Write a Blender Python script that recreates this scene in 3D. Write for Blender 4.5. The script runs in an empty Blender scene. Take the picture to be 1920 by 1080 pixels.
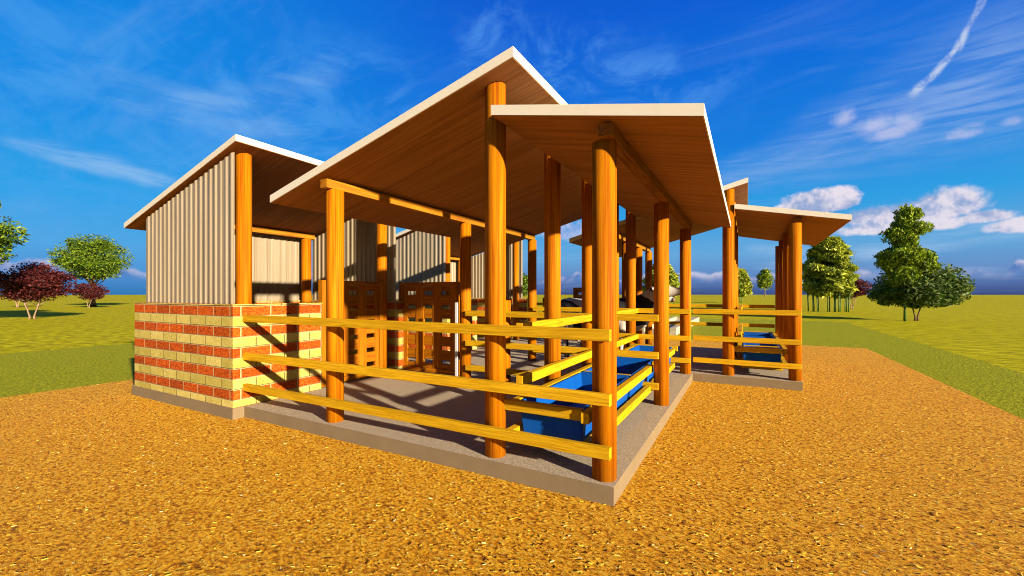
import bpy, bmesh, math, random
import numpy as np
from mathutils import Vector, Matrix
random.seed(7)
S = bpy.context.scene
COL = S.collection
PI = math.pi
YAW = math.radians(28.85)
CAM = (0.913, -3.306, 1.66)

# ------------------------------------------------------------------ node helpers
def s2l(c):
    return tuple(((v/255)/12.92 if v/255 <= .04045 else ((v/255+.055)/1.055)**2.4) for v in c)

class NT:
    def __init__(s, tree):
        s.t = tree; s.n = tree.nodes; s.l = tree.links
    def add(s, typ, **kw):
        n = s.n.new(typ)
        for k, v in kw.items(): setattr(n, k, v)
        return n
    def put(s, sock, v):
        if hasattr(v, 'is_linked') or isinstance(v, bpy.types.NodeSocket): s.l.new(v, sock)
        else:
            if isinstance(v, (tuple, list)) and sock.type == 'RGBA' and len(v) == 3: v = (*v, 1)
            sock.default_value = v
    def m(s, op, a, b=None, c=None, clamp=False):
        n = s.add('ShaderNodeMath', operation=op); n.use_clamp = clamp
        s.put(n.inputs[0], a)
        if b is not None: s.put(n.inputs[1], b)
        if c is not None: s.put(n.inputs[2], c)
        return n.outputs[0]
    def mix(s, f, a, b, blend='MIX'):
        n = s.add('ShaderNodeMix', data_type='RGBA', blend_type=blend)
        s.put(n.inputs[0], f); s.put(n.inputs[6], a); s.put(n.inputs[7], b)
        return n.outputs[2]
    def ramp(s, f, stops, interp='LINEAR'):
        n = s.add('ShaderNodeValToRGB'); n.color_ramp.interpolation = interp
        e = n.color_ramp.elements
        while len(e) < len(stops): e.new(.5)
        for i, (p, c) in enumerate(stops):
            e[i].position = p
            e[i].color = (*c, 1) if len(c) == 3 else c
        s.put(n.inputs[0], f)
        return n.outputs[0]
    def sstep(s, x, a, b):
        n = s.add('ShaderNodeMapRange', interpolation_type='SMOOTHSTEP')
        s.put(n.inputs[0], x); n.inputs[1].default_value = a; n.inputs[2].default_value = b
        n.inputs[3].default_value = 0; n.inputs[4].default_value = 1
        return n.outputs[0]
    def noise(s, vec, scale, detail=3, rough=.55, dist=0, dim='3D'):
        n = s.add('ShaderNodeTexNoise', noise_dimensions=dim)
        if vec is not None: s.l.new(vec, n.inputs['Vector'])
        n.inputs['Scale'].default_value = scale; n.inputs['Detail'].default_value = detail
        n.inputs['Roughness'].default_value = rough; n.inputs['Distortion'].default_value = dist
        return n.outputs['Fac']
    def mapping(s, vec, scale=(1,1,1), rot=(0,0,0), loc=(0,0,0)):
        n = s.add('ShaderNodeMapping')
        s.l.new(vec, n.inputs[0]); n.inputs['Scale'].default_value = scale
        n.inputs['Rotation'].default_value = rot; s.put(n.inputs['Location'], loc)
        return n.outputs[0]
    def comb(s, x, y, z=0.0):
        n = s.add('ShaderNodeCombineXYZ')
        s.put(n.inputs[0], x); s.put(n.inputs[1], y); s.put(n.inputs[2], z)
        return n.outputs[0]
    def sep(s, v):
        n = s.add('ShaderNodeSeparateXYZ'); s.l.new(v, n.inputs[0]); return n.outputs

def mat(name, rough=.6, spec=.3):
    m = bpy.data.materials.new(name); m.use_nodes = True
    k = NT(m.node_tree)
    b = m.node_tree.nodes['Principled BSDF']
    b.inputs['Roughness'].default_value = rough
    b.inputs['Specular IOR Level'].default_value = spec
    k.b = b
    k.tc = k.add('ShaderNodeTexCoord')
    return m, k
GAIN = .60
def leafgain(k, c): return setcol(k, c, .95)
def setcol(k, c, g=None):
    g = GAIN if g is None else g
    c = k.mix(1.0, c, (g, g, g), 'MULTIPLY'); k.put(k.b.inputs['Base Color'], c); return c
def bump(k, h, strength=.4, dist=.01):
    n = k.add('ShaderNodeBump'); n.inputs['Strength'].default_value = strength
    n.inputs['Distance'].default_value = dist
    k.l.new(h, n.inputs['Height']); k.l.new(n.outputs[0], k.b.inputs['Normal'])

def wood(name, dark, light, streak=90, along=2.2, rough=.45, spec=.3, dist=.0, bmp=.25, gain=None):
    m, k = mat(name, rough, spec)
    oi = k.add('ShaderNodeObjectInfo')
    off = k.m('MULTIPLY', oi.outputs['Random'], 37.0)
    uv = k.mapping(k.tc.outputs['UV'], (along, streak, 1), loc=k.comb(off, off, off))
    f = k.noise(uv, 1, 4, .6, dist)
    uv2 = k.mapping(k.tc.outputs['UV'], (along*.5, streak*.22, 1), loc=k.comb(off, off, 3.0))
    g = k.noise(uv2, 1, 3, .5, dist*2)
    h = k.m('ADD', k.m('MULTIPLY', f, .6), k.m('MULTIPLY', g, .4))
    c = k.ramp(h, [(.38, dark), (.60, light)])
    rv = k.m('MULTIPLY_ADD', oi.outputs['Random'], .2, .9)
    c = k.mix(1.0, c, k.comb(rv, rv, rv), 'MULTIPLY')
    setcol(k, c, gain)
    bump(k, h, bmp, .006)
    return m

M = {}
M['post'] = wood('post_wood', (.36,.075,.001), (.74,.25,.002), 85, 1.1, .7, .06)
M['gatewood'] = wood('gate_wood', (.30,.075,.002), (.56,.20,.003), 80, 2.0, .7, .08)
M['rail'] = wood('rail_wood', (.56,.285,.003), (.92,.525,.012), 95, 3.0, .7, .08, .8)
M['soffit'] = wood('soffit_boards', (.215,.092,.034), (.34,.15,.060), 30, .8, .8, .05, .6, .15, gain=1.0)
M['beam'] = wood('beam_wood', (.34,.11,.01), (.62,.26,.012), 70, 1.8, .7, .08)
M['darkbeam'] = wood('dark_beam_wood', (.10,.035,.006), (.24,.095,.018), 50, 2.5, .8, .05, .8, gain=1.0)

def m_plain(name, col, rough=.5, spec=.3, var=.08, scale=6):
    m, k = mat(name, rough, spec)
    f = k.noise(k.tc.outputs['Object'], scale, 4, .6)
    c = k.ramp(f, [(.3, tuple(v*(1-var) for v in col)), (.7, tuple(min(1, v*(1+var)) for v in col))])
    setcol(k, c); return m
M['cream'] = m_plain('cream_roof_edge', (.90,.83,.68), .6, .1, .01)
M['whitemetal'] = m_plain('white_painted_metal', (.85,.82,.76), .35, .4, .03)
M['horn'] = m_plain('horn', (.45,.36,.22), .4, .4)
M['eye'] = m_plain('eye_black', (.01,.008,.006), .1, .8, 0)
M['pink'] = m_plain('muzzle_pink', (.30,.14,.11), .45, .3, .25, 20)
M['hoof'] = m_plain('hoof', (.05,.04,.03), .5, .3)

def m_corr():
    m, k = mat('corrugated_sheet', .45, .35)
    u = k.sep(k.tc.outputs['UV'])[0]
    fr = k.m('FRACT', k.m('DIVIDE', u, .225))
    # alternate vertical bands are slightly darker, plus fine vertical streaks
    n = k.noise(k.mapping(k.tc.outputs['UV'], (30, .6, 1)), 1, 4, .6)
    c = k.ramp(n, [(.3, (.35,.275,.175)), (.7, (.46,.375,.25))])
    c = k.mix(k.sstep(fr, .45, .55), c, k.mix(1.0, c, (.90,.88,.84), 'MULTIPLY'))
    setcol(k, c); return m
M['corr'] = m_corr()

def m_brick():
    m, k = mat('banded_brick', .85, .15)
    s = k.sep(k.tc.outputs['UV']); u, v = s[0], s[1]
    H, L = .1389, .41
    vv = k.m('DIVIDE', k.m('SUBTRACT', 1.503, v), H)
    row = k.m('FLOOR', vv)
    odd = k.m('MODULO', k.m('ADD', row, 40.0), 2.0)
    uu = k.m('ADD', k.m('DIVIDE', u, L), k.m('MULTIPLY', odd, .5))
    bi = k.m('FLOOR', uu)
    fu = k.m('FRACT', uu); fv = k.m('FRACT', vv)
    nz = k.noise(k.tc.outputs['UV'], 34, 3, .6)
    jit = k.m('MULTIPLY', k.m('SUBTRACT', nz, .5), .012)
    du = k.m('MULTIPLY', k.m('MINIMUM', fu, k.m('SUBTRACT', 1.0, fu)), L)
    dv = k.m('MULTIPLY', k.m('MINIMUM', fv, k.m('SUBTRACT', 1.0, fv)), H)
    d = k.m('ADD', k.m('MINIMUM', du, dv), jit)
    isb = k.sstep(d, .006, .010)
    wn = k.add('ShaderNodeTexWhiteNoise', noise_dimensions='2D')
    k.l.new(k.comb(bi, row), wn.inputs['Vector'])
    r = wn.outputs['Value']
    fine = k.noise(k.tc.outputs['UV'], 110, 4, .7)
    mid = k.noise(k.mapping(k.tc.outputs['UV'], (1, 1.6, 1)), 26, 4, .65, .6)
    red = k.ramp(mid, [(.32, (.10,.010,.002)), (.42, (.46,.06,.002)), (.52, (.62,.10,.003)), (.7, (.76,.20,.012))])
    cmix = k.m('ADD', k.m('MULTIPLY', fine, .45), k.m('MULTIPLY', k.noise(k.tc.outputs['UV'], 48, 4, .8), .55))
    cream = k.ramp(cmix, [(.36, (.20,.14,.02)), (.45, (.62,.48,.09)), (.60, (.88,.74,.22)), (.7, (.98,.90,.42))])
    pits = k.m('MULTIPLY', k.sstep(mid, .40, .30), k.sstep(k.noise(k.tc.outputs['UV'], 14, 1), .42, .55))
    red = k.mix(k.m('MULTIPLY', pits, .85), red, (.03,.008,.003))
    rr = k.m('MULTIPLY', k.m('MULTIPLY_ADD', r, .40, .76), k.m('MULTIPLY_ADD', k.noise(k.tc.outputs['UV'], 9, 3, .7), .7, .66))
    bc = k.mix(odd, red, cream)
    bc = k.mix(1.0, bc, k.comb(rr, rr, k.m('MULTIPLY', rr, rr)), 'MULTIPLY')
    mort = k.ramp(fine, [(.3, (.42,.31,.12)), (.7, (.86,.70,.34))])
    mort = k.mix(k.m('MULTIPLY', odd, .0), mort, (.2,.15,.05))
    mort = k.mix(k.m('MULTIPLY', k.m('SUBTRACT', 1.0, isb), k.m('MULTIPLY', odd, k.sstep(fv, .05, .12))), mort, (.20,.15,.04))
    # shadow line under each brick, painted dark into the lower mortar
    under = k.m('MULTIPLY', k.sstep(fv, .90, .965), k.sstep(fv, 1.0, .985))
    col = k.mix(isb, mort, bc)
    col = k.mix(k.m('MULTIPLY', k.m('MULTIPLY', k.sstep(fv, .93, .97), k.m('SUBTRACT', 1.0, isb)), .75), col, (.09,.07,.03))
    setcol(k, col)
    h = k.m('ADD', isb, k.m('MULTIPLY', fine, .45))
    bump(k, h, .55, .008)
    return m
M['brick'] = m_brick()

def m_conc():
    m, k = mat('concrete_top', .9, .15)
    p = k.tc.outputs['Object']
    f = k.noise(p, 75, 4, .8); g = k.noise(p, 1.3, 4, .6)
    c = k.ramp(f, [(.36, (.22,.17,.11)), (.5, (.56,.45,.31)), (.64, (.90,.74,.54))])
    c = k.mix(k.m('MULTIPLY', g, .35), c, (.46,.36,.25))
    setcol(k, c); bump(k, f, .35, .006); return m
M['conc'] = m_conc()
M['concside'] = m_plain('concrete_edge', (.30,.215,.115), .8, .15, .07, 3)

def m_plastic():
    m, k = mat('blue_plastic', .6, .15)
    f = k.noise(k.tc.outputs['Object'], 3, 4, .6)
    setcol(k, k.ramp(f, [(.3, (.0,.09,.44)), (.7, (.0,.12,.54))])); return m
M['blue'] = m_plastic()

def m_straw():
    m, k = mat('straw_litter', .8, .15)
    p = k.tc.outputs['Object']
    a = k.noise(k.mapping(p, (1, 2.3, 1), (0,0,-.35)), 27, 4, .68, 1.2)
    b = k.noise(k.mapping(p, (1, 4.0, 1), (0,0,-.15)), 62, 3, .7, 1.0)
    c = k.noise(p, .8, 3, .5)
    vo = k.add('ShaderNodeTexVoronoi', feature='SMOOTH_F1'); vo.inputs['Scale'].default_value = 34
    vo.inputs['Smoothness'].default_value = .35
    k.l.new(k.mapping(k.mix(.06, p, k.comb(a, b, 0.0)), (1, 1.7, 1), (0,0,-.3)), vo.inputs['Vector'])
    clod = k.m('SUBTRACT', 1.0, vo.outputs['Distance'])
    f = k.m('ADD', k.m('ADD', k.m('MULTIPLY', a, .40), k.m('MULTIPLY', b, .30)), k.m('MULTIPLY', clod, .30))
    col = k.ramp(f, [(.38, (.24,.075,.001)), (.44, (.62,.22,.004)), (.51, (1.0,.44,.010)), (.59, (1.15,.64,.03)), (.68, (1.2,.98,.28))])
    col = k.mix(k.m('MULTIPLY', k.sstep(c, .35, .7), .2), col, (.86,.36,.016))
    setcol(k, col); bump(k, f, .8, .035); return m
M['straw'] = m_straw()

def m_strawbits():
    m, k = mat('straw_bits', .6, .3)
    g = k.add('ShaderNodeNewGeometry')
    r = g.outputs['Random Per Island']
    setcol(k, k.ramp(r, [(0, (.24,.07,.004)), (.3, (.62,.24,.01)), (.65, (.96,.50,.02)), (.93, (1.0,.72,.08)), (1, (.98,.90,.5))]))
    return m
M['strawbits'] = m_strawbits()

def m_lawn():
    m, k = mat('lawn_grass', .9, .1)
    p = k.tc.outputs['Object']
    f = k.noise(p, 20, 4, .75); g = k.noise(p, .35, 3, .5); h = k.noise(p, 3.2, 3, .6)
    col = k.ramp(f, [(.36, (.10,.125,.0)), (.5, (.40,.41,.004)), (.65, (.74,.70,.008))])
    col = k.mix(k.m('MULTIPLY', g, .3), col, (.34,.33,.004))
    col = k.mix(k.m('MULTIPLY', h, .2), col, (.32,.36,.004))
    setcol(k, col); bump(k, f, .8, .04); return m
M['lawn'] = m_lawn()

def m_field():
    m, k = mat('field_grass', .95, .05)
    p = k.tc.outputs['Object']
    pm = k.mapping(p, (1.0, 2.4, 1), (0,0,math.radians(-28)))
    f = k.noise(pm, 1.6, 2, .5, .3)
    g = k.noise(p, 9, 4, .7)
    f = k.m('ADD', k.m('MULTIPLY', f, .62), k.m('MULTIPLY', g, .38))
    col = k.ramp(f, [(.38, (.34,.315,.001)), (.5, (.57,.505,.003)), (.62, (.80,.70,.006))])
    l = k.noise(p, .03, 3, .5)
    col = k.mix(k.m('MULTIPLY', k.sstep(l, .4, .65), .15), col, (.46,.36,.003))
    setcol(k, col); bump(k, f, .5, .08); return m
M['field'] = m_field()

def m_leaf(name, c0, c1, c2, trans=.25):
    m, k = mat(name, .55, .25)
    g = k.add('ShaderNodeNewGeometry')
    r = g.outputs['Random Per Island']
    n = k.noise(k.tc.outputs['Object'], .9, 3, .6)
    f = k.m('ADD', k.m('MULTIPLY', r, .55), k.m('MULTIPLY', n, .5))
    col = k.ramp(f, [(.2, c0), (.5, c1), (.85, c2)])
    col = leafgain(k, col)
    tr = k.add('ShaderNodeBsdfTranslucent'); k.l.new(col, tr.inputs[0])
    mx = k.add('ShaderNodeMixShader'); mx.inputs[0].default_value = trans
    k.l.new(k.b.outputs[0], mx.inputs[1]); k.l.new(tr.outputs[0], mx.inputs[2])
    out = m.node_tree.nodes['Material Output']; k.l.new(mx.outputs[0], out.inputs[0])
    return m
M['leaf_green'] = m_leaf('leaves_green', (.015,.045,.002), (.06,.115,.004), (.24,.32,.012))
M['leaf_dark'] = m_leaf('leaves_dark', (.02,.05,.006), (.06,.125,.012), (.26,.30,.09), .3)
M['leaf_bright'] = m_leaf('leaves_bright', (.025,.055,.002), (.13,.21,.005), (.46,.54,.018))
M['leaf_bamboo'] = m_leaf('leaves_bamboo', (.06,.085,.006), (.26,.31,.014), (.62,.64,.07))
M['leaf_red'] = m_leaf('leaves_maroon', (.015,.001,.002), (.05,.006,.006), (.20,.035,.028))
M['bark'] = wood('bark', (.09,.055,.025), (.26,.17,.08), 14, 3, .9, .1)
M['barklight'] = wood('bark_pale', (.28,.17,.09), (.5,.34,.2), 14, 3, .9, .1)
M['culm'] = wood('bamboo_culm', (.06,.14,.02), (.14,.26,.04), 20, 6, .5, .3)

def m_cow():
    m, k = mat('cow_hide', .75, .2)
    p = k.tc.outputs['Object']
    oi = k.add('ShaderNodeObjectInfo')
    a = k.m('MULTIPLY_ADD', oi.outputs['Random'], 19.0, 4.3)
    f = k.noise(k.mapping(p, (1,1,1), loc=k.comb(a, 2.7, 1.1)), 1.55, 2, .45, .5)
    fine = k.noise(k.mapping(p, (3,3,9)), 14, 3, .6)
    blk = k.sstep(f, .525, .537)
    w = k.ramp(fine, [(.3, (.52,.44,.34)), (.6, (.82,.76,.66))])
    b = k.ramp(fine, [(.3, (.008,.007,.009)), (.7, (.045,.04,.048))])
    c = k.mix(blk, w, b)
    setcol(k, c); bump(k, fine, .3, .01); return m
M['cow'] = m_cow()
M['drainbrick'] = m_plain('pale_paving', (.62,.52,.36), .85, .1, .3, 5)

# ------------------------------------------------------------------ object helpers
def tag(o, label=None, cat=None, group=None, kind=None):
    if label: o['label'] = label
    if cat: o['category'] = cat
    if group: o['group'] = group
    if kind: o['kind'] = kind
    return o
def thing(name, loc, label, cat, group=None, rz=0):
    o = bpy.data.objects.new(name, None); COL.objects.link(o)
    o.location = loc; o.rotation_euler = (0,0,rz); o.empty_display_size = .2
    return tag(o, label, cat, group)
def link(name, me, parent=None, mats=()):
    o = bpy.data.objects.new(name, me); COL.objects.link(o)
    for m in mats: me.materials.append(m)
    if parent is not None: o.parent = parent
    return o

def boxmesh(name, x0, x1, y0, y1, z0, z1, bev=.004, uvmode='grain'):
    bm = bmesh.new()
    vs = [bm.verts.new((x, y, z)) for x in (x0, x1) for y in (y0, y1) for z in (z0, z1)]
    for f in ((0,1,3,2),(4,6,7,5),(0,4,5,1),(2,3,7,6),(0,2,6,4),(1,5,7,3)):
        bm.faces.new([vs[i] for i in f])
    if bev > 0:
        bmesh.ops.bevel(bm, geom=bm.edges[:], offset=bev, segments=1, affect='EDGES')
    uvbox(bm, uvmode, (x1-x0, y1-y0, z1-z0))
    me = bpy.data.meshes.new(name); bm.to_mesh(me); bm.free(); return me
def uvbox(bm, mode='grain', dims=(1,1,1)):
    bm.normal_update()
    uvl = bm.loops.layers.uv.new('UVMap')
    ax = max(range(3), key=lambda i: dims[i])
    for f in bm.faces:
        n = f.normal; a = [abs(n.x), abs(n.y), abs(n.z)]; d = a.index(max(a))
        for l in f.loops:
            c = l.vert.co
            if mode == 'wall':
                if d == 0: l[uvl].uv = (c.y, c.z)
                elif d == 1: l[uvl].uv = (c.x, c.z)
                else: l[uvl].uv = (c.x, 1.45+.0*c.y)
            else:
                oth = [i for i in range(3) if i != d]
                if ax == d: l[uvl].uv = (c[oth[0]]*6, c[oth[1]]*.3)
                else:
                    o2 = [i for i in oth if i != ax][0]
                    l[uvl].uv = (c[ax], c[o2] + d*3.3)
def box(name, parent, m, x0, x1, y0, y1, z0, z1, bev=.004, uvmode='grain', label=None):
    o = link(name, boxmesh(name, x0, x1, y0, y1, z0, z1, bev, uvmode), parent, [m])
    if label: o['label'] = label
    return o
def boxes(name, parent, m, lst, bev=.003, uvmode='grain'):
    bm = bmesh.new(); 
    me = bpy.data.meshes.new(name)
    out = bmesh.new()
    for b in lst:
        t = boxmesh('t', *b, bev, uvmode); out.from_mesh(t); bpy.data.meshes.remove(t)
    out.to_mesh(me); out.free(); bm.free()
    return link(name, me, parent, [m])

def cylmesh(name, r, z0, z1a, slope=0, seg=40, bev=.0):
    """round timber; top cut to a plane sloping along x"""
    bm = bmesh.new(); uvl = bm.loops.layers.uv.new('UVMap')
    lo, hi = [], []
    for i in range(seg):
        a = 2*PI*i/seg; x, y = r*math.cos(a), r*math.sin(a)
        lo.append(bm.verts.new((x, y, z0))); hi.append(bm.verts.new((x, y, z1a + slope*x)))
    for i in range(seg):
        j = (i+1) % seg
        f = bm.faces.new((lo[i], lo[j], hi[j], hi[i])); f.smooth = True
        for l, (ang, v) in zip(f.loops, ((i, 0), (i+1, 0), (i+1, 1), (i, 1))):
            l[uvl].uv = (l.vert.co.z, ang/seg*2*PI*r)
    for ring, rev in ((lo, True), (hi, False)):
        f = bm.faces.new(ring[::-1] if rev else ring)
        for l in f.loops: l[uvl].uv = (l.vert.co.x*3, l.vert.co.y)
    me = bpy.data.meshes.new(name); bm.to_mesh(me); bm.free(); return me

def post(parent, x, y, ztop, slope=0, r=.1, z0=.15, name='post', m='post', label=None):
    o = link(name, cylmesh(name, r, z0, ztop, slope), parent, [M[m]])
    o.location = (x-parent.location.x, y-parent.location.y, 0) if parent else (x, y, 0)
    if label: o['label'] = label
    return o

def sloped_roof(parent, x0, x1, zu0, zu1, y0, y1, th, label=None):
    """mono-pitch plate, underside from zu0 at x0 to zu1 at x1, cream sheet with a brown boarded soffit"""
    px, py = parent.location.x, parent.location.y
    bm = bmesh.new()
    P = []
    for x, z in ((x0, zu0), (x1, zu1)):
        for y in (y0, y1):
            P.append((bm.verts.new((x-px, y-py, z)), bm.verts.new((x-px, y-py, z+th))))
    a, b, c, d = P  # a:x0y0 b:x0y1 c:x1y0 d:x1y1
    for f in ((a[1], c[1], d[1], b[1]), (a[0], b[0], d[0], c[0]), (a[0], c[0], c[1], a[1]),
              (b[0], b[1], d[1], d[0]), (a[0], a[1], b[1], b[0]), (c[0], d[0], d[1], c[1])):
        bm.faces.new(f)
    bmesh.ops.recalc_face_normals(bm, faces=bm.faces)
    uvbox(bm, 'grain', (1, .1, .1))
    me = bpy.data.meshes.new('roof'); bm.to_mesh(me); bm.free()
    ro = link('roof', me, parent, [M['cream']])
    if label: ro['label'] = label
    # soffit: boards run up the slope
    bm = bmesh.new(); uvl = bm.loops.layers.uv.new('UVMap')
    e = .006; sl = (zu1-zu0)/(x1-x0)
    def pt(x, y, dz): return (x-px, y-py, zu0 + sl*(x-x0) + dz)
    q = [(x0+e, y0+e), (x0+e, y1-e), (x1-e, y1-e), (x1-e, y0+e)]
    lo = [bm.verts.new(pt(*p, -.005)) for p in q]; hi = [bm.verts.new(pt(*p, -.0005)) for p in q]
    fs = [bm.faces.new(lo), bm.faces.new(hi[::-1])]
    for i in range(4):
        j = (i+1) % 4; fs.append(bm.faces.new((lo[i], hi[i], hi[j], lo[j])))
    for f in bm.faces:
        for l in f.loops: l[uvl].uv = (l.vert.co.x, l.vert.co.y)
    bmesh.ops.recalc_face_normals(bm, faces=bm.faces)
    me = bpy.data.meshes.new('soffit'); bm.to_mesh(me); bm.free()
    so = link('soffit', me, ro, [M['soffit']])
    return ro

def corr(parent, axis, c, a0, a1, z0, zt0, zt1, pitch=.135, amp=.014):
    """corrugated sheet in the plane axis=c, running a0..a1, top sloping zt0..zt1"""
    bm = bmesh.new(); uvl = bm.loops.layers.uv.new('UVMap')
    n = max(1, round((a1-a0)/pitch)); pitch = (a1-a0)/n
    prof = [(0, 0), (.42, 0), (.55, 1), (.80, 1), (.93, 0)]
    pts = []
    for i in range(n):
        for u, h in prof: pts.append((a0+(i+u)*pitch, h*amp))
    pts.append((a1, 0))
    px, py = parent.location.x, parent.location.y
    rows = []
    for side in (0, 1):
        r = []
        for a, h in pts:
            t = (a-a0)/(a1-a0); zt = zt0+(zt1-zt0)*t
            off = h + side*-.012
            if axis == 'y': lo, hi = (a-px, c-off-py, z0), (a-px, c-off-py, zt)
            else: lo, hi = (c+off-px, a-py, z0), (c+off-px, a-py, zt)
            r.append((bm.verts.new(lo), bm.verts.new(hi), a))
        rows.append(r)
    F, B = rows
    for i in range(len(pts)-1):
        for r, rev in ((F, 0), (B, 1)):
            v = [r[i][0], r[i+1][0], r[i+1][1], r[i][1]]
            f = bm.faces.new(v[::-1] if rev else v)
            for l in f.loops:
                co = l.vert.co; l[uvl].uv = ((co.x+px if axis == 'y' else co.y+py), co.z)
        f = bm.faces.new((F[i][1], F[i+1][1], B[i+1][1], B[i][1]))
        f = bm.faces.new((F[i][0], B[i][0], B[i+1][0], F[i+1][0]))
    for i in (0, -1): bm.faces.new((F[i][0], F[i][1], B[i][1], B[i][0]))
    bmesh.ops.recalc_face_normals(bm, faces=bm.faces)
    me = bpy.data.meshes.new('corrugated_panel'); bm.to_mesh(me); bm.free()
    return link('corrugated_panel', me, parent, [M['corr']])

def rel(parent, x0, x1, y0, y1, z0, z1):
    px, py = parent.location.x, parent.location.y
    return (x0-px, x1-px, y0-py, y1-py, z0, z1)

def copy_tree(o, parent=None):
    c = o.copy(); COL.objects.link(c); c.parent = parent
    for ch in list(o.children): copy_tree(ch, c)
    return c

# ------------------------------------------------------------------ ground
def sheet(name, poly, z, m, kind='structure'):
    bm = bmesh.new(); bm.faces.new([bm.verts.new((x, y, z)) for x, y in poly])
    me = bpy.data.meshes.new(name); bm.to_mesh(me); bm.free()
    o = link(name, me, None, [m]); o['kind'] = kind; return o
sheet('field', [(-2500,-2500), (2500,-2500), (2500,2500), (-2500,2500)], -.012, M['field'])
sheet('lawn', [(-17.4,-20), (6.05,-20), (6.05,28.6), (5.6,29.2), (-17.4,29.4)], -.006, M['lawn'])
sheet('straw_yard', [(-9.6,-16), (4.13,-16), (4.13,13.45), (-9.6,13.7)], 0, M['straw'])

def slab():
    poly = [(-8.02,-.15), (-5.04,-.15), (-5.04,0), (0,0), (0,5.52), (1.75,5.52), (1.75,9.97), (-8.7,9.97), (-8.7,5.15), (-8.02,5.15)]
    bm = bmesh.new()
    lo = [bm.verts.new((x, y, 0)) for x, y in poly]; hi = [bm.verts.new((x, y, .15)) for x, y in poly]
    t = bm.faces.new(hi); t.material_index = 0
    for i in range(len(poly)):
        j = (i+1) % len(poly); f = bm.faces.new((lo[i], lo[j], hi[j], hi[i])); f.material_index = 1
    me = bpy.data.meshes.new('concrete_floor'); bm.to_mesh(me); bm.free()
    o = link('concrete_floor', me, None, [M['conc'], M['concside']]); o['kind'] = 'structure'
slab()

# loose straw lying on the yard
def straw_bits():
    rng = np.random.default_rng(3)
    N = 150000
    # denser near the camera
    r = 1.2 + 11.5*rng.random(N)**1.5; th = rng.uniform(-PI, PI, N)
    x = CAM[0] + r*np.cos(th); y = CAM[1] + r*np.sin(th)
    ang = np.arctan2(-(x-CAM[0]), (y-CAM[1])) - YAW
    ang = (ang+PI) % (2*PI) - PI
    keep = (np.abs(ang) < 1.25) & (x > -9.55) & (x < 4.1)
    keep &= ~((x > -8.03) & (x < .01) & (y > -.16) & (y < 20) & ((y > 0.01) | (x < -5.03)))
    x, y = x[keep], y[keep]; n = len(x)
    L = rng.uniform(.010, .032, n); W = rng.uniform(.0025, .0060, n)
    a = rng.normal(.30, .6, n); tilt = rng.normal(0, .10, n)
    z = rng.uniform(.002, .010, n) + np.abs(L*np.sin(tilt))*.5
    dx, dy, dz = np.cos(a)*np.cos(tilt), np.sin(a)*np.cos(tilt), np.sin(tilt)
    wx, wy = -np.sin(a), np.cos(a); roll = rng.uniform(-.3, .9, n)
    V = np.zeros((n, 4, 3))
    for i, (sl, sw) in enumerate(((-1,-1), (1,-1), (1,1), (-1,1))):
        V[:, i, 0] = x + sl*dx*L/2 + sw*wx*W/2
        V[:, i, 1] = y + sl*dy*L/2 + sw*wy*W/2
        V[:, i, 2] = z + sl*dz*L/2 + sw*W/2*roll
    me = bpy.data.meshes.new('loose_straw')
    me.from_pydata(V.reshape(-1, 3).tolist(), [], np.arange(n*4).reshape(-1, 4).tolist())
    o = link('loose_straw', me, None, [M['strawbits']])
    tag(o, 'loose golden straw scattered over the yard in front of the sheds', 'straw', kind='stuff')
straw_bits()

# ------------------------------------------------------------------ sheds
ZU = lambda x: 2.805 + .2585*(x+4.303)        # high roof underside of the front shed
ZR = lambda x: 2.888 + .2065*(.654-x)         # low roof underside of the front shed

def shed(dx, y0, y1, my1, posts_y, rp, lp, label, roof_y0):
    t = thing('cattle_shed', (-2+dx, y0, 0), label, 'shed')
    sloped_roof(t, -4.303+dx, -.843+dx, ZU(-4.303), ZU(-.843), roof_y0, my1, .09, 'higher roof plate rising to the right')
    sloped_roof(t, -1.066+dx, .654+dx, ZR(-1.066), ZR(.654), roof_y0, y1, .088, 'lower roof plate rising to the left')
    for y in posts_y: post(t, -1.17+dx, y, ZU(-1.17)-.006, .2585, label='tall round post under the high roof edge')
    for y in rp: post(t, -.12+dx, y, 2.908)
    for y in lp: post(t, -3.41+dx, y, 2.902)
    ye = my1-.12
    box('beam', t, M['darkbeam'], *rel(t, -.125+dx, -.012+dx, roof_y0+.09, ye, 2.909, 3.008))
    box('beam', t, M['beam'], *rel(t, -3.47+dx, -3.35+dx, roof_y0+.09, ye, 2.903, 3.005))
    return t
shed(0, 0, 5.545, 5.66, (.15,1.5,2.85,4.2,5.5), (.15,2.83,5.45), (.15,2.85,5.5),
     'nearer open timber shed with two white-edged mono-pitch roofs over blue troughs', -.1)
shed(1.775, 5.5, 9.85, 9.85, (5.68,7.0,8.35,9.7), (5.68,7.0,8.35,9.7), (5.68,7.0,8.35,9.7),
     'farther open timber shed behind, shifted right, with its own white-edged roofs', 5.56)

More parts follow.
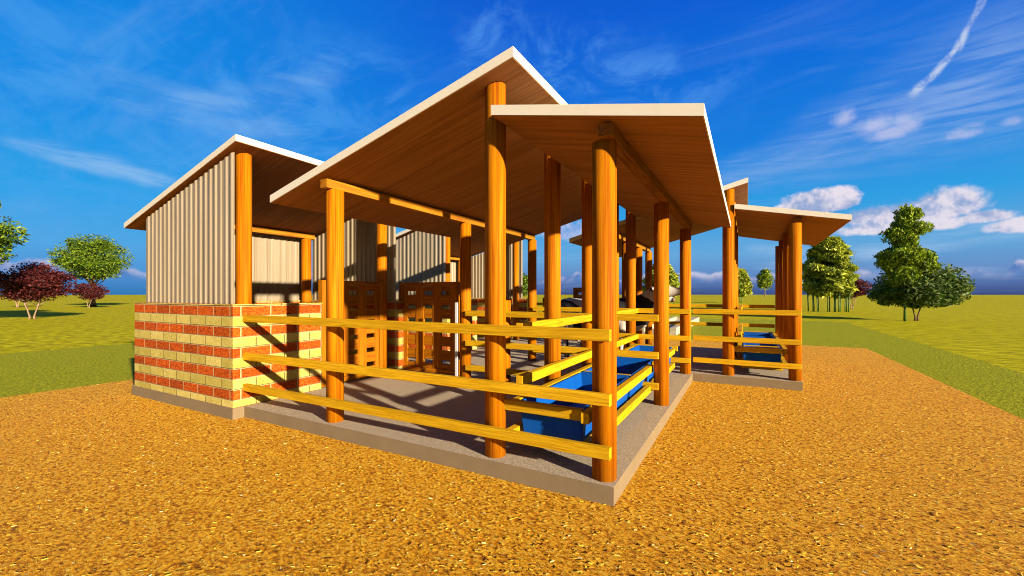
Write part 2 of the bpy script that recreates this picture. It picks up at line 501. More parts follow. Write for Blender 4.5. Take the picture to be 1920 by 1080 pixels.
def hut(dx, ya, yb, label, glabel):
    """ya front wall line, yb back wall line"""
    zu = lambda x: 3.604 + .268*(x+5.26-dx)
    t = thing('brick_hut', (-6.5+dx, ya, 0), label, 'hut')
    sloped_roof(t, -8.33+dx, -4.97+dx, zu(-8.33+dx), zu(-4.97+dx), ya-.05, yb+.18, .085)
    zb = .152
    # banded brick plinth walls
    def bw(a, b, c, d, z1=1.51, lab=None):
        return box('brick_wall', t, M['brick'], *rel(t, a+dx, b+dx, c, d, zb, z1), .006, 'wall', lab)
    # uv of brick is local, so keep it continuous by baking world offsets
    w = [bw(-7.93, -5.03, ya-.05, ya+.16), bw(-7.93, -7.66, ya+.163, yb-.003), bw(-7.93, -5.03, yb, yb+.2),
         bw(-5.23, -5.03, ya+.163, ya+1.29, lab='short brick pier wall left of the gate')]
    for o in w:
        uv = o.data.uv_layers[0].data
        me = o.data
        for p in me.polygons:
            for li in p.loop_indices:
                if abs(p.normal.x) > .7: uv[li].uv = (uv[li].uv[0]+ya+.05, uv[li].uv[1])
                elif abs(p.normal.y) > .7: uv[li].uv = (uv[li].uv[0]+1.47, uv[li].uv[1])
    # thin coping course
    for r in ((-7.945, -5.018, ya-.06, ya+.17), (-7.945, -7.65, ya+.172, yb-.012), (-7.945, -5.018, yb-.01, yb+.21), (-5.24, -5.018, ya+.172, ya+1.3)):
        box('coping', t, M['brick'], *rel(t, r[0]+dx, r[1]+dx, r[2], r[3], 1.511, 1.528), .002, 'wall')
    tz = lambda x: zu(x)-.055
    corr(t, 'y', ya+.02, -7.70+dx, -5.15+dx, 1.53, tz(-7.70+dx), tz(-5.15+dx))
    corr(t, 'y', yb+.04, -7.655+dx, -5.15+dx, 1.53, tz(-7.655+dx), tz(-5.15+dx))
    corr(t, 'x', -7.72+dx, ya+.05, yb+.01, 1.53, tz(-7.72+dx), tz(-7.72+dx))
    for x, y in ((-5.27, ya+.22), (-7.53, ya+.22), (-5.27, yb-.2), (-7.53, yb-.2)):
        onb = (y < ya+.5 and x > -5.5)
        ztp = zu(x+dx)-.006 if x > -6 else zu(-7.59+dx)-.105
        post(t, x+dx, y, ztp, .268 if x > -6 else 0, z0=.152)
    box('beam', t, M['beam'], *rel(t, -7.59+dx, -7.47+dx, ya+.06, yb-.03, zu(-7.59+dx)-.104, zu(-7.59+dx)-.008))
    return t
H1 = hut(0, -.1, 2.9, 'nearer hut of red and cream banded brick with corrugated walls above', '')
H2 = hut(-.61, 5.3, 9.5, 'farther brick and corrugated hut glimpsed between the posts', '')

# ------------------------------------------------------------------ gates
def gate(loc, rz, w, label, h=1.74, z0=.14):
    t = thing('slatted_gate', (loc[0], loc[1], .152), label, 'gate', rz=rz)
    th = .05
    # outer frame
    fr = [(0, .085, -.05, .05, 0.01, h), (w-.085, w, -.05, .05, 0.01, h), (.086, w-.086, -.05, .05, h-.075, h), (.086, w-.086, -.05, .05, .03, .11)]
    boxes('frame', t, M['gatewood'], fr, .006)
    ncol, nrow = 3, 6
    x0, x1, zz0, zz1 = .088, w-.088, .112, h-.077
    cw = (x1-x0)/ncol; ow = cw*.52
    lst = []
    xs = [x0 + cw*(i+.5) for i in range(ncol)]
    # stiles
    edges = [x0] + [v for xc in xs for v in (xc-ow/2, xc+ow/2)] + [x1]
    for i in range(0, len(edges), 2): lst.append((edges[i], edges[i+1], -.022, .022, zz0, zz1))
    boxes('stile', t, M['gatewood'], lst, .004)
    rh = (zz1-zz0)/nrow; oh = .078
    lst = []
    zc = [zz1 - rh*(i+.5) for i in range(nrow)]
    lv = [zz1] + [v for z in zc for v in (z+oh/2, z-oh/2)] + [zz0]
    for i in range(0, len(lv), 2):
        box('slat', t, M['gatewood'], x0, x1, -.016, .016, lv[i+1], lv[i], .003)
    return t
GG = 'slatted timber gates'
gate((-5.12, 1.23), PI/2, 1.32, 'slatted gate beside the brick pier of the nearer hut', 1.74)
gate((-5.12, 3.06), 0, 1.42, 'slatted gate between the hut corner and the white pole', 1.74)
gate((-4.33, 10.62), 0, 1.25, 'small distant slatted gate beyond the cows', 1.74)

def stub(x, y, z, label, r=.07, group=None):
    o = link('gate_post', cylmesh('gate_post', r, .151, z), None, [M['post']]); o.location = (x, y, 0)
    tag(o, label, 'post')
stub(-2.63, 2.87, 1.56, 'short post between tall posts in the middle fence', .1)
stub(-5.33, 3.12, 1.53, 'short post at the left side of the second gate', .07)
stub(-5.2, 10.12, 1.55, 'short distant post left of the far gate', .07)
stub(-4.42, 10.5, 1.55, 'short distant post touching the far gate', .07)
o = box('metal_pole', None, M['whitemetal'], -3.485, -3.435, 2.64, 2.67, .152, 1.52)
tag(o, 'slim white metal pole beside the second gate', 'pole')

# ------------------------------------------------------------------ rail fences
ZS = ((.362, .455), (.78, .875), (1.29, 1.384))
def fence_x(x0, x1, y, label, th=.05, rows=ZS):
    t = thing('rail_fence', ((x0+x1)/2, y, 0), label, 'fence')
    for z0, z1 in rows: box('rail', t, M['rail'], *rel(t, x0, x1, y, y+th, z0, z1))
    return t
def fence_y(x, y0, y1, label, rows, th=.07, cuts=()):
    t = thing('rail_fence', (x, (y0+y1)/2, 0), label, 'fence')
    ys = [y0, *cuts, y1]
    for z0, z1 in rows:
        for a, b in zip(ys[:-1], ys[1:]): box('rail', t, M['rail'], *rel(t, x, x+th, a+.006, b-.006, z0, z1))
    return t
fence_x(-5.028, -.024, -.03, 'three long yellow rails across the open front of the nearer shed', th=.06)
fence_x(-3.31, -.14, 2.70, 'yellow rail fence across the middle of the nearer shed')
fence_x(-3.31, -.02, 5.32, 'yellow rail fence across the back of the nearer shed')
fence_x(.003, 1.737, 5.53, 'three yellow rails across the front right of the farther shed')
fence_x(-5.6, 1.55, 9.83, 'farthest yellow rails along the back of the farther shed', rows=ZS[1:])
fence_x(-5.1, -4.45, 10.6, 'short dark rail run between the two distant short posts', rows=ZS[1:])
fence_y(-1.045, .32, 5.35, 'two yellow neck rails running above the near blue troughs', ZS[1:], cuts=())
fence_y(-1.045+1.79, 5.95, 9.6, 'neck rails in short lengths above the far blue troughs', ZS[1:], cuts=(7.0, 8.35))

# ------------------------------------------------------------------ troughs
def trough(x0, x1, y0, y1, label, z0=.345, z1=.668):
    t = .028; ins = .03
    bm = bmesh.new()
    def ring(dx, z): return [bm.verts.new(p) for p in ((x0+dx, y0+dx, z), (x1-dx, y0+dx, z), (x1-dx, y1-dx, z), (x0+dx, y1-dx, z))]
    R = [ring(ins, z0), ring(0, z1-.02), ring(0, z1), ring(t, z1), ring(t+ins, z0+.03)]
    bm.faces.new(R[0][::-1])
    for a, b in zip(R[:-1], R[1:]):
        for i in range(4):
            j = (i+1) % 4; bm.faces.new((a[i], a[j], b[j], b[i]))
    bm.faces.new(R[-1])
    bmesh.ops.bevel(bm, geom=[e for e in bm.edges if e.is_manifold], offset=.006, segments=2, affect='EDGES')
    me = bpy.data.meshes.new('feed_trough'); bm.to_mesh(me); bm.free()
    cx, cy = (x0+x1)/2, (y0+y1)/2
    me.transform(Matrix.Translation((-cx, -cy, 0)))
    o = link('feed_trough', me, None, [M['blue']]); o.location = (cx, cy, 0)
    tag(o, label, 'trough', 'blue plastic feed troughs')
TX = (-.955, -.325)
for (a, b), l in zip(((.23,1.88), (1.95,3.5), (3.57,5.2)), (
        'blue feed trough nearest the front corner post', 'second blue feed trough from the front corner, beside the middle rails',
        'third blue feed trough, deepest in the nearer shed')):
    trough(*TX, a, b, l)
for (a, b), l in zip(((5.82,7.1), (7.17,8.4), (8.47,9.6)), (
        'front blue trough of the farther shed on the right', 'middle blue trough of the farther shed', 'rearmost blue trough of the farther shed')):
    trough(TX[0]+1.79, TX[1]+1.79, a, b, l)

def tframe(dx, y0, segs, yend, label):
    t = thing('trough_frame', (-.64+dx, y0, 0), label, 'frame')
    z = ((.322, .415), (.578, .672))
    def B(*a, lab=None): box('rail', t, M['rail'], *rel(t, *a))
    for a, b in segs:
        for z0, z1 in z:
            B(-.308+dx, -.238+dx, a, b, z0, z1)
            B(-1.045+dx, -.972+dx, a+(.11 if z0 > .5 and a == segs[0][0] else 0), b, z0, z1)
    B(-1.12+dx, -.312+dx, y0+.04, y0+.105, .585, .68)
    B(-1.12+dx, -.238+dx, yend, yend+.06, .585, .68)
    for a, b in segs: 
        B(-.98+dx, -.3+dx, b-.06, b, .255, .318)
        B(-.98+dx, -.3+dx, a+.16, a+.22, .255, .318)
    for y in [s[1] for s in segs[:-1]]:
        B(-.94+dx, -.34+dx, y-.93, y-.90, .655, .675)
    return t
tframe(0, .1, ((.1,2.90), (3.15,4.95)), 5.25, 'yellow timber frame holding the near blue troughs')
tframe(1.79, 5.72, ((5.78,7.08), (7.16,8.38), (8.46,9.64)), 9.68, 'yellow timber frame holding the far blue troughs')

# ------------------------------------------------------------------ drain channel on the lawn behind
def channel():
    t = thing('drain_channel', (-2.3, 15.2, 0), 'pale stone drain channel running away over the grass behind the sheds', 'channel')
    box('curb', t, M['drainbrick'], *rel(t, -1.85, -1.6, 15.0, 24.6, 0, .30))
    box('curb', t, M['drainbrick'], *rel(t, -3.1, -2.85, 15.0, 24.6, 0, .30))
    box('curb', t, M['drainbrick'], *rel(t, -2.84, -1.86, 24.3, 24.55, 0, .295))
    box('channel_bed', t, M['conc'], *rel(t, -2.848, -1.852, 15.0, 24.29, 0, .10))
channel()

# ------------------------------------------------------------------ trees
def leaves(name, pts, sizes, m, parent, rng, droop=0.0, elong=1.6, zflat=1.0):
    n = len(pts); pts = np.asarray(pts)
    d = rng.normal(size=(n, 3)); d[:, 2] = d[:, 2]*.6*zflat - droop
    d /= np.linalg.norm(d, axis=1)[:, None]
    u = rng.normal(size=(n, 3)); w = np.cross(d, u); w /= np.linalg.norm(w, axis=1)[:, None]
    L = sizes[:, None]*elong*.5; W = sizes[:, None]*.5
    V = np.stack([pts-d*L, pts+w*W*.8-d*L*.1, pts+d*L, pts-w*W*.8-d*L*.1], axis=1)
    me = bpy.data.meshes.new(name)
    me.from_pydata(V.reshape(-1, 3).tolist(), [], np.arange(n*4).reshape(-1, 4).tolist())
    return link(name, me, parent, [m])

def tube(bm, pts, radii, seg=7):
    uvl = bm.loops.layers.uv.verify()
    rings = []; acc = 0
    for i, p in enumerate(pts):
        p = Vector(p)
        d = (Vector(pts[min(i+1, len(pts)-1)]) - Vector(pts[max(i-1, 0)])).normalized()
        a = d.orthogonal().normalized() if abs(d.z) < .95 else Vector((1,0,0)); a = (a - d*a.dot(d)).normalized(); b = d.cross(a)
        rings.append([bm.verts.new(p + (a*math.cos(2*PI*k/seg)+b*math.sin(2*PI*k/seg))*radii[i]) for k in range(seg)])
    for i in range(len(rings)-1):
        for k in range(seg):
            j = (k+1) % seg
            f = bm.faces.new((rings[i][k], rings[i][j], rings[i+1][j], rings[i+1][k])); f.smooth = True
            for l in f.loops: l[uvl].uv = (l.vert.co.z, k/seg)
    bm.faces.new(rings[0][::-1]); bm.faces.new(rings[-1])

def tree(loc, H, crown, n, leaf, label, m='leaf_green', bark='bark', trunk_h=None, tr=.15, multi=1, seed=1,
         nclump=45, csz=.16, droop=0., name='tree', group=None, elong=1.6, shell=.25, cat='tree'):
    """crown: list of ellipsoids (cx,cy,cz,rx,ry,rz) relative to the base"""
    rng = np.random.default_rng(seed); rnd = random.Random(seed)
    t = thing(name, (loc[0], loc[1], -.01), label, cat, group)
    P, Sz = [], []
    clumps = []
    vol = np.array([c[3]*c[4]*c[5] for c in crown]); vol = vol/vol.sum()
    for i in range(nclump):
        c = crown[rng.choice(len(crown), p=vol)]
        d = rng.normal(size=3); d /= np.linalg.norm(d)
        r = rng.uniform(shell, 1.0)**.6
        clumps.append((np.array(c[:3]) + d*r*np.array(c[3:6])*.88, min(c[3:6])))
    nf = int(n*.5)
    if nf:
        ci_ = rng.choice(len(crown), size=nf, p=vol); C = np.array(crown)[ci_]
        d = rng.normal(size=(nf, 3)); d /= np.linalg.norm(d, axis=1)[:, None]
        q = C[:, :3] + d*(rng.uniform(.1, 1, nf)**.5)[:, None]*C[:, 3:6]
        fr = 5.2/H
        g = np.sin(q[:, 0]*fr*2.1+seed)+np.sin(q[:, 1]*fr*2.3+1.3*seed)+np.sin(q[:, 2]*fr*3.7+.7*seed)+rng.normal(0, .6, nf)
        q = q[g > -1.0]; P.append(q); Sz.append(rng.uniform(.55, 1.25, len(q))*leaf)
    per = int(n*.6)//nclump
    for c, mr in clumps:
        k = int(per*rng.uniform(.5, 1.5)); s = csz*1.45*H*rng.uniform(.5, 1.15)
        d = rng.normal(size=(k, 3)); d /= np.linalg.norm(d, axis=1)[:, None]
        r = rng.random(k)[:, None]**.45
        P.append(c + d*r*np.array([s, s, s*.55])); Sz.append(rng.uniform(.55, 1.25, k)*leaf)
    leaves('crown', np.concatenate(P), np.concatenate(Sz), M[m], t, rng, droop, elong)
    bm = bmesh.new()
    cz = crown[0][2]; th = trunk_h or cz
    for k in range(multi):
        a = 2*PI*k/multi + .5
        sx, sy = (.04*math.cos(a)*multi, .04*math.sin(a)*multi) if multi > 1 else (0, 0)
        tx, ty = (math.cos(a)*crown[0][3]*.3, math.sin(a)*crown[0][4]*.3) if multi > 1 else (rnd.uniform(-.1,.1), rnd.uniform(-.1,.1))
        tx, ty = (tx*.8, ty*.8) if multi > 1 else (tx, ty)
        mid = (sx+tx*.25, sy+ty*.25, th*.5)
        tube(bm, [(sx, sy, 0), (sx*.9, sy*.9, .15*th), mid, (tx, ty, th)], [tr*1.35, tr, tr*.75, tr*.45])
        top = Vector((tx, ty, th))
        for c, mr in rnd.sample(clumps, min(len(clumps), max(5, 14//multi))):
            st = Vector(mid).lerp(top, rnd.uniform(.2, 1))
            e = Vector(c); m1 = st.lerp(e, .5) + Vector((0, 0, -.05*H*rnd.random()))
            tube(bm, [st, m1, e], [tr*.38, tr*.22, tr*.08], 5)
    me = bpy.data.meshes.new('trunk'); bm.to_mesh(me); bm.free()
    link('trunk', me, t, [M[bark]])
    return t

# left of the huts
tree((-41.4, 6.3), 3.9, [(0,0,2.55,2.35,2.3,1.1), (-.4,.2,3.15,1.3,1.4,.75), (1.3,0,2.1,1.0,1.3,.7), (-1.4,0,2.0,1.0,1.3,.8), (0,0,1.75,1.9,1.9,.6)], 20000, .10,
     'large maroon maple nearest the camera at the far left', 'leaf_red', 'barklight', 1.3, .05, 4, 11, 90, .10, name='maple_tree')
tree((-70.9, 17.8), 3.4, [(0,0,2.1,1.9,1.9,1.05), (1.0,0,1.7,.9,1.2,.8)], 5000, .13,
     'small round maroon maple in front of the green tree', 'leaf_red', 'barklight', 1.2, .045, 2, 12, 50, .11, name='maple_tree')
tree((-81.9, 14.2), 3.2, [(0,0,2.1,1.8,1.8,1.0)], 3000, .14,
     'maroon maple mostly hidden behind the largest maple', 'leaf_red', 'barklight', 1.2, .07, 2, 13, 40, .12, name='maple_tree')
tree((-76.7, 19.9), 9.9, [(.2,0,6.6,4.3,4.3,2.6), (0,0,8.3,2.7,2.8,1.6), (-2.6,0,4.9,2.6,2.6,1.3), (3.0,0,4.9,2.5,2.6,1.3), (1.2,0,5.6,3.2,3.2,1.6)], 28000, .17,
     'broad green tree standing alone behind the small maroon maple', 'leaf_green', 'bark', 4.2, .32, 1, 21, 85, .085, name='broadleaf_tree')
tree((-37.3, 1.6), 7.9, [(.3,0,5.2,3.7,3.5,1.6), (-.4,0,6.9,2.4,2.6,1.2), (1.2,0,3.9,2.9,2.9,.9)], 26000, .12,
     'feathery green tree cut off by the left edge of the picture', 'leaf_green', 'bark', 3.4, .22, 1, 22, 85, .075, droop=.4, name='broadleaf_tree', elong=2.6)
# right side
tree((9.53, 31.8), 7.1, [(.05,0,6.5,.6,.6,.75), (-.35,0,5.35,.9,.9,.55), (.55,0,5.75,.75,.8,.45), (0,0,5.5,.7,.7,.9), (0,0,4.7,.7,.7,.7), (1.0,0,3.35,.6,.6,.45), (-.95,0,4.1,.55,.6,.3), (-.1,0,4.0,1.25,1.2,.6), (.7,0,3.9,.8,.8,.6), (-.2,0,2.9,1.0,1.0,.8), (-.6,0,3.5,.8,.8,.4)], 30000, .10,
     'tall narrow bright green tree with drooping leaves on the right', 'leaf_bright', 'culm', 6.2, .06, 1, 31, 70, .042, droop=1.1, name='narrow_tree', elong=2.8, shell=.2)
tree((10.33, 32.8), 4.0, [(.2,0,2.3,2.35,2.2,1.45), (-1.0,0,1.7,1.5,1.5,.85), (1.2,0,1.9,1.3,1.4,1.0), (.2,0,1.6,2.1,2.1,.8)], 30000, .11,
     'rounded dark green tree with two bare leaning trunks on the right', 'leaf_dark', 'bark', 1.5, .05, 2, 32, 90, .09, name='round_tree', elong=2.2)
tree((11.54, 58.7), 3.8, [(0,0,2.5,1.8,1.8,1.15), (-.5,0,1.8,1.5,1.5,.7), (.8,0,2.3,1.2,1.2,1.0)], 8000, .13,
     'maroon maple standing right of the bamboo clump', 'leaf_red', 'barklight', 1.3, .045, 3, 33, 60, .11, name='maple_tree')
tree((13.0, 382), 22, [(0,0,13,6,6,8), (0,0,19,3,3,3)], 4000, .9,
     'tiny lone tree standing on the horizon', 'leaf_bright', 'barklight', 10, .35, 1, 34, 50, .07, name='broadleaf_tree')
tree((5.8, 65.2), 4.9, [(0,0,3.1,1.35,1.35,1.6)], 4000, .2,
     'green tree partly hidden behind the row of right hand posts', 'leaf_bright', 'bark', 2.5, .1, 1, 35, 40, .12, name='broadleaf_tree')
tree((-26.0, 47.8), 5.0, [(0,0,2.9,1.6,1.6,1.7)], 6000, .2,
     'green tree glimpsed beside the end wall of the farther hut', 'leaf_green', 'bark', 2.2, .1, 1, 36, 50, .12, name='broadleaf_tree')

def bamboo(loc, H, W, n, ncul, label, leaf, seed, base_w):
    rng = np.random.default_rng(seed); rnd = random.Random(seed)
    t = thing('bamboo_clump', (loc[0], loc[1], -.01), label, 'bamboo')
    P = []
    k = 150
    for i in range(k):
        z = H*rng.uniform(.22, .97)
        f = (z/H-.15)/.85; rad = W/2*(.72+.28*math.sin(PI*min(1, f/.8)))*(1.0 if f < .6 else max(.18, 1-((f-.6)/.42)**1.6*.8))
        a = rng.uniform(0, 2*PI); rr = rad*math.sqrt(rng.uniform(.25, 1))
        c = np.array([rr*math.cos(a), rr*math.sin(a), z])
        q = n//k; d = rng.normal(size=(q, 3)); d /= np.linalg.norm(d, axis=1)[:, None]
        s = H*.075
        P.append(c + d*(rng.random(q)[:, None]**.5)*np.array([s*1.1, s*1.1, s*.5]))
    P = np.concatenate(P)
    leaves('crown', P, rng.uniform(.6, 1.3, len(P))*leaf, M['leaf_bamboo'], t, rng, .5, 2.6)
    for i in range(ncul):
        bm = bmesh.new(); bm.loops.layers.uv.new('UVMap')
        a = rnd.uniform(0, 2*PI); r = base_w*math.sqrt(rnd.random())
        x, y = r*math.cos(a), r*math.sin(a)*.5; lx, ly = x*.5, y*.5
        hh = H*rnd.uniform(.6, .9)
        pts = [(x+lx*q*q, y+ly*q*q, hh*q) for q in (0, .12, .24, .36, .5, .7, 1)]
        tube(bm, pts, [.055,.05,.05,.045,.04,.03,.01], 6)
        me = bpy.data.meshes.new('culm'); bm.to_mesh(me); bm.free(); link('culm', me, t, [M['culm']])
    return t
bamboo((7.83, 47.9), 7.3, 3.7, 30000, 14, 'bamboo clump with bare green stems right of the farther shed', .24, 41, 2.1)
bamboo((-.5, 90.7), 6.6, 3.9, 9000, 6, 'distant bamboo clump showing just right of the tall far post', .34, 42, 1.2)
bamboo((-10.8, 66.0), 6.6, 5.0, 16000, 10, 'bamboo clump seen between the shed posts above the cow', .30, 43, 2.2)

# ------------------------------------------------------------------ cows
def cow(loc, rz, label, headup=.25, turn=0., seed=0):
    """body faces +x; z=0 at the hooves"""
    t = thing('cow', (loc[0], loc[1], .152), label, 'cow', rz=rz)
    bm = bmesh.new()
    def loft(rings, seg=20):
        R = []
        for (c, ax, ry, rz_) in rings:
            c = Vector(c); d = Vector(ax).normalized()
            side = Vector((0,1,0)); side = (side - d*side.dot(d)).normalized(); up = d.cross(side)*-1
            if up.z < 0: up = -up
            R.append([bm.verts.new(c + side*ry*math.cos(2*PI*k/seg) + up*rz_*math.sin(2*PI*k/seg)) for k in range(seg)])
        for i in range(len(R)-1):
            for k in range(seg):
                j = (k+1) % seg; bm.faces.new((R[i][k], R[i][j], R[i+1][j], R[i+1][k]))
        bm.faces.new(R[0][::-1]); bm.faces.new(R[-1])
    X = (1,0,0)
    # trunk: rump to brisket
    loft([((-1.02,0,1.14), X, .10, .14), ((-.95,0,1.13), X, .23, .27), ((-.72,0,1.10), X, .30, .33), ((-.45,0,1.04), X, .32, .36),
          ((-.1,0,.98), X, .37, .41), ((.25,0,.97), X, .36, .41), ((.55,0,1.0), X, .29, .38), ((.78,0,1.0), X, .22, .32), ((.92,0,1.02), X, .12, .2)])
    # hip bones / spine
    loft([((-.85,0,1.36), X, .10, .06), ((0,0,1.33), X, .09, .06), ((.5,0,1.36), X, .08, .06), ((.75,0,1.32), X, .08, .08)])
    # neck to poll
    hx, hz = 1.34, 1.46 + headup*.3
    N = Vector((hx-.7, 0, hz-1.15)).normalized()
    loft([((.62,0,1.08), N, .21, .34), ((.85,0,1.19), N, .17, .29), ((1.06,0,1.30), N, .14, .24), ((hx-.04,0,hz-.06), N, .12, .18)])
    # dewlap
    loft([((.78,0,.80), (1,0,.2), .06, .16), ((.98,0,.92), (1,0,.5), .045, .18), ((1.16,0,1.12), (1,0,.7), .035, .15), ((1.3,0,1.3), (1,0,.8), .03, .1)])
    # head
    HD = Vector((math.cos(headup-.35), 0, math.sin(headup-.35)))
    hp = lambda s, dz=0: (hx + HD.x*s - HD.z*dz, 0, hz + HD.z*s + HD.x*dz)
    loft([(hp(-.10), HD, .09, .10), (hp(0), HD, .125, .14), (hp(.14), HD, .115, .145), (hp(.30, -.01), HD, .078, .115), (hp(.42, -.015), HD, .068, .088), (hp(.49, -.015), HD, .075, .080), (hp(.53, -.01), HD, .055, .055)])
    # legs
    def leg(pts, r):
        for a, b, r0, r1 in zip(pts[:-1], pts[1:], r[:-1], r[1:]):
            a, b = Vector(a), Vector(b); d = (b-a).normalized()
            s = Vector((1,0,0)); s = (s-d*s.dot(d)).normalized(); u = d.cross(s)
            R = []
            for p, q in ((a-d*r0*.25, r0), (b+d*r1*.25, r1)):
                R.append([bm.verts.new(p + s*q*math.cos(2*PI*k/12) + u*q*.8*math.sin(2*PI*k/12)) for k in range(12)])
            for k in range(12):
                j = (k+1) % 12; bm.faces.new((R[0][k], R[0][j], R[1][j], R[1][k]))
            bm.faces.new(R[0][::-1]); bm.faces.new(R[1])
    feet = []
    for sy, ph in ((1, .05), (-1, -.06)):
        leg([(.60,.16*sy,.95), (.62+ph*.3,.17*sy,.52), (.64+ph,.17*sy,.44), (.63+ph,.17*sy,.12), (.66+ph,.17*sy,.055)], [.15,.075,.062,.042,.055])
        feet.append((.67+ph, .17*sy))
        leg([(-.72,.17*sy,1.05), (-.66,.20*sy,.78), (-.90-ph,.17*sy,.50), (-.86-ph,.17*sy,.12), (-.83-ph,.17*sy,.055)], [.22,.15,.068,.046,.055])
        feet.append((-.82-ph, .17*sy))
    # udder
    loft([((-.62,0,.72), X, .06, .06), ((-.5,0,.70), X, .14, .14), ((-.3,0,.74), X, .12, .12), ((-.2,0,.76), X, .05, .05)])
    me = bpy.data.meshes.new('body'); bm.to_mesh(me); bm.free()
    o = link('body', me, t, [M['cow']])
    r = o.modifiers.new('r', 'REMESH'); r.mode = 'VOXEL'; r.voxel_size = .022; r.use_smooth_shade = True
    s = o.modifiers.new('s', 'SMOOTH'); s.factor = .5; s.iterations = 6
    def blob(name, m, c, r, rot=(0,0,0), sub=2):
        b = bmesh.new(); bmesh.ops.create_icosphere(b, subdivisions=sub, radius=1)
        mm = bpy.data.meshes.new(name); b.to_mesh(mm); b.free()
        for p in mm.polygons: p.use_smooth = True
        ob = link(name, mm, t, [M[m]]); ob.location = c; ob.scale = r; ob.rotation_euler = rot; return ob
    for sy in (1, -1):
        c = hp(-.04, .04)
        blob('ear', 'cow', (c[0]-.03, .22*sy, c[2]+.01), (.05,.13,.075), (.25*sy, 0, -.35*sy))
        e = hp(.16, .06); blob('eye', 'eye', (e[0], .105*sy, e[2]), (.024,.018,.022))
    mz = hp(.50, -.01); blob('muzzle', 'pink', mz, (.055,.072,.066))
    for fx, fy in feet: blob('hoof', 'hoof', (fx, fy, .035), (.068,.055,.042))
    b = bmesh.new(); b.loops.layers.uv.new('UVMap')
    tube(b, [(-1.03,0,1.24), (-1.12,0,1.12), (-1.13,.02,.8), (-1.11,.03,.55), (-1.12,.03,.42)], [.035,.026,.018,.03,.008], 8)
    mm = bpy.data.meshes.new('tail'); b.to_mesh(mm); b.free(); link('tail', mm, t, [M['cow']])
    return t
cow((-2.12, 6.45), math.radians(-4), 'black and white cow raising its head above the rails, facing right', .38)
cow((-2.72, 9.25), math.radians(14), 'black and white cow standing deeper in the shed, rump towards the far gate', .1)

# ------------------------------------------------------------------ camera
cam = bpy.data.objects.new('camera', bpy.data.cameras.new('camera')); COL.objects.link(cam)
cam.location = CAM; cam.rotation_euler = (PI/2, 0, YAW)
cam.data.lens = 15.0; cam.data.sensor_width = 36; cam.data.shift_y = -12/1920*-1
cam.data.clip_end = 9000; cam.data.clip_start = .05
S.camera = cam

# ------------------------------------------------------------------ light
EL = math.radians(15.3)
sd = Vector((.947*math.cos(EL), -.320*math.cos(EL), math.sin(EL))).normalized()
sun = bpy.data.objects.new('sun', bpy.data.lights.new('sun', 'SUN')); COL.objects.link(sun)
sun.data.energy = 14.2; sun.data.angle = math.radians(1.1); sun.data.color = (1, .86, .66)
sun.rotation_euler = sd.to_track_quat('Z', 'Y').to_euler(); sun.location = (20, -8, 12)

W = bpy.data.worlds.new('World'); S.world = W; W.use_nodes = True
k = NT(W.node_tree)
bg = k.n['Background']
tc = k.add('ShaderNodeTexCoord'); D = tc.outputs['Generated']
x, y, z = k.sep(D)[:3]
# azimuth relative to the camera's facing (right positive) and elevation
cy, sy_ = math.cos(YAW), math.sin(YAW)
fx = k.m('ADD', k.m('MULTIPLY', x, cy), k.m('MULTIPLY', y, sy_))
fy = k.m('ADD', k.m('MULTIPLY', x, -sy_), k.m('MULTIPLY', y, cy))
az = k.m('ARCTAN2', fx, fy)
el = k.m('ARCSINE', z)
def ae(px, py):
    return math.atan((px-960)/800), math.atan((552-py)/math.hypot(800, px-960))
skyr = k.ramp(k.m('MULTIPLY', el, 1/1.0), [
    (0.0, s2l((50,72,128))), (.014, s2l((72,100,162))), (.04, s2l((92,136,198))), (.085, s2l((98,168,222))),
    (.17, s2l((40,160,230))), (.30, s2l((6,126,226))), (.44, s2l((0,110,222))), (.56, s2l((0,94,216))), (.8, s2l((0,74,190)))])
nish = k.add('ShaderNodeTexSky', sky_type='NISHITA'); nish.sun_disc = False
nish.sun_elevation = EL; nish.sun_rotation = math.atan2(sd.x, sd.y)
nc = k.mix(1.0, nish.outputs[0], (.09,.09,.09), 'MULTIPLY')
base = k.mix(.06, skyr, nc)
# the sky is paler towards the left, deepest a little right of centre
lf = k.m('MULTIPLY', k.sstep(az, .05, -.8), .42)
base = k.mix(lf, base, s2l((14,160,236)))
# warm glow around the low sun out of view, added to warm the fill
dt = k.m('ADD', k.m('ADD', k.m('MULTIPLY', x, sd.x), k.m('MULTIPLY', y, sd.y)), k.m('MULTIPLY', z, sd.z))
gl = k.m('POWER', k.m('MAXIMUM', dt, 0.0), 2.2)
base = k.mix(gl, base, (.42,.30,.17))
base = k.mix(k.m('MULTIPLY', k.sstep(el, .7, 1.1), .7), base, (.03,.08,.20))  # overhead sky out of view darkened to lessen its blue fill
pd = k.comb(k.m('DIVIDE', x, k.m('ADD', z, .12)), k.m('DIVIDE', y, k.m('ADD', z, .12)), 0.0)
ci = k.noise(k.mapping(pd, (1.0, 3.4, 1), (0,0,math.radians(22))), 1.3, 5, .62, .8)
ci2 = k.noise(pd, .55, 1, .5)
ci = k.m('MULTIPLY', k.sstep(ci, .45, .80), k.sstep(ci2, .36, .66))
col = k.mix(k.m('MULTIPLY', ci, .22), base, s2l((150,190,240)))
ea = k.comb(az, el, 0.0)
WARP = k.m('SUBTRACT', k.noise(ea, 9, 3, .62), .5)
SR = k.noise(k.mapping(ea, (5, 48, 1), (0,0,-.42)), 1, 4, .62, .5)
SL = k.noise(k.mapping(ea, (7, 42, 1), (0,0,.12)), 1, 4, .62, .4)
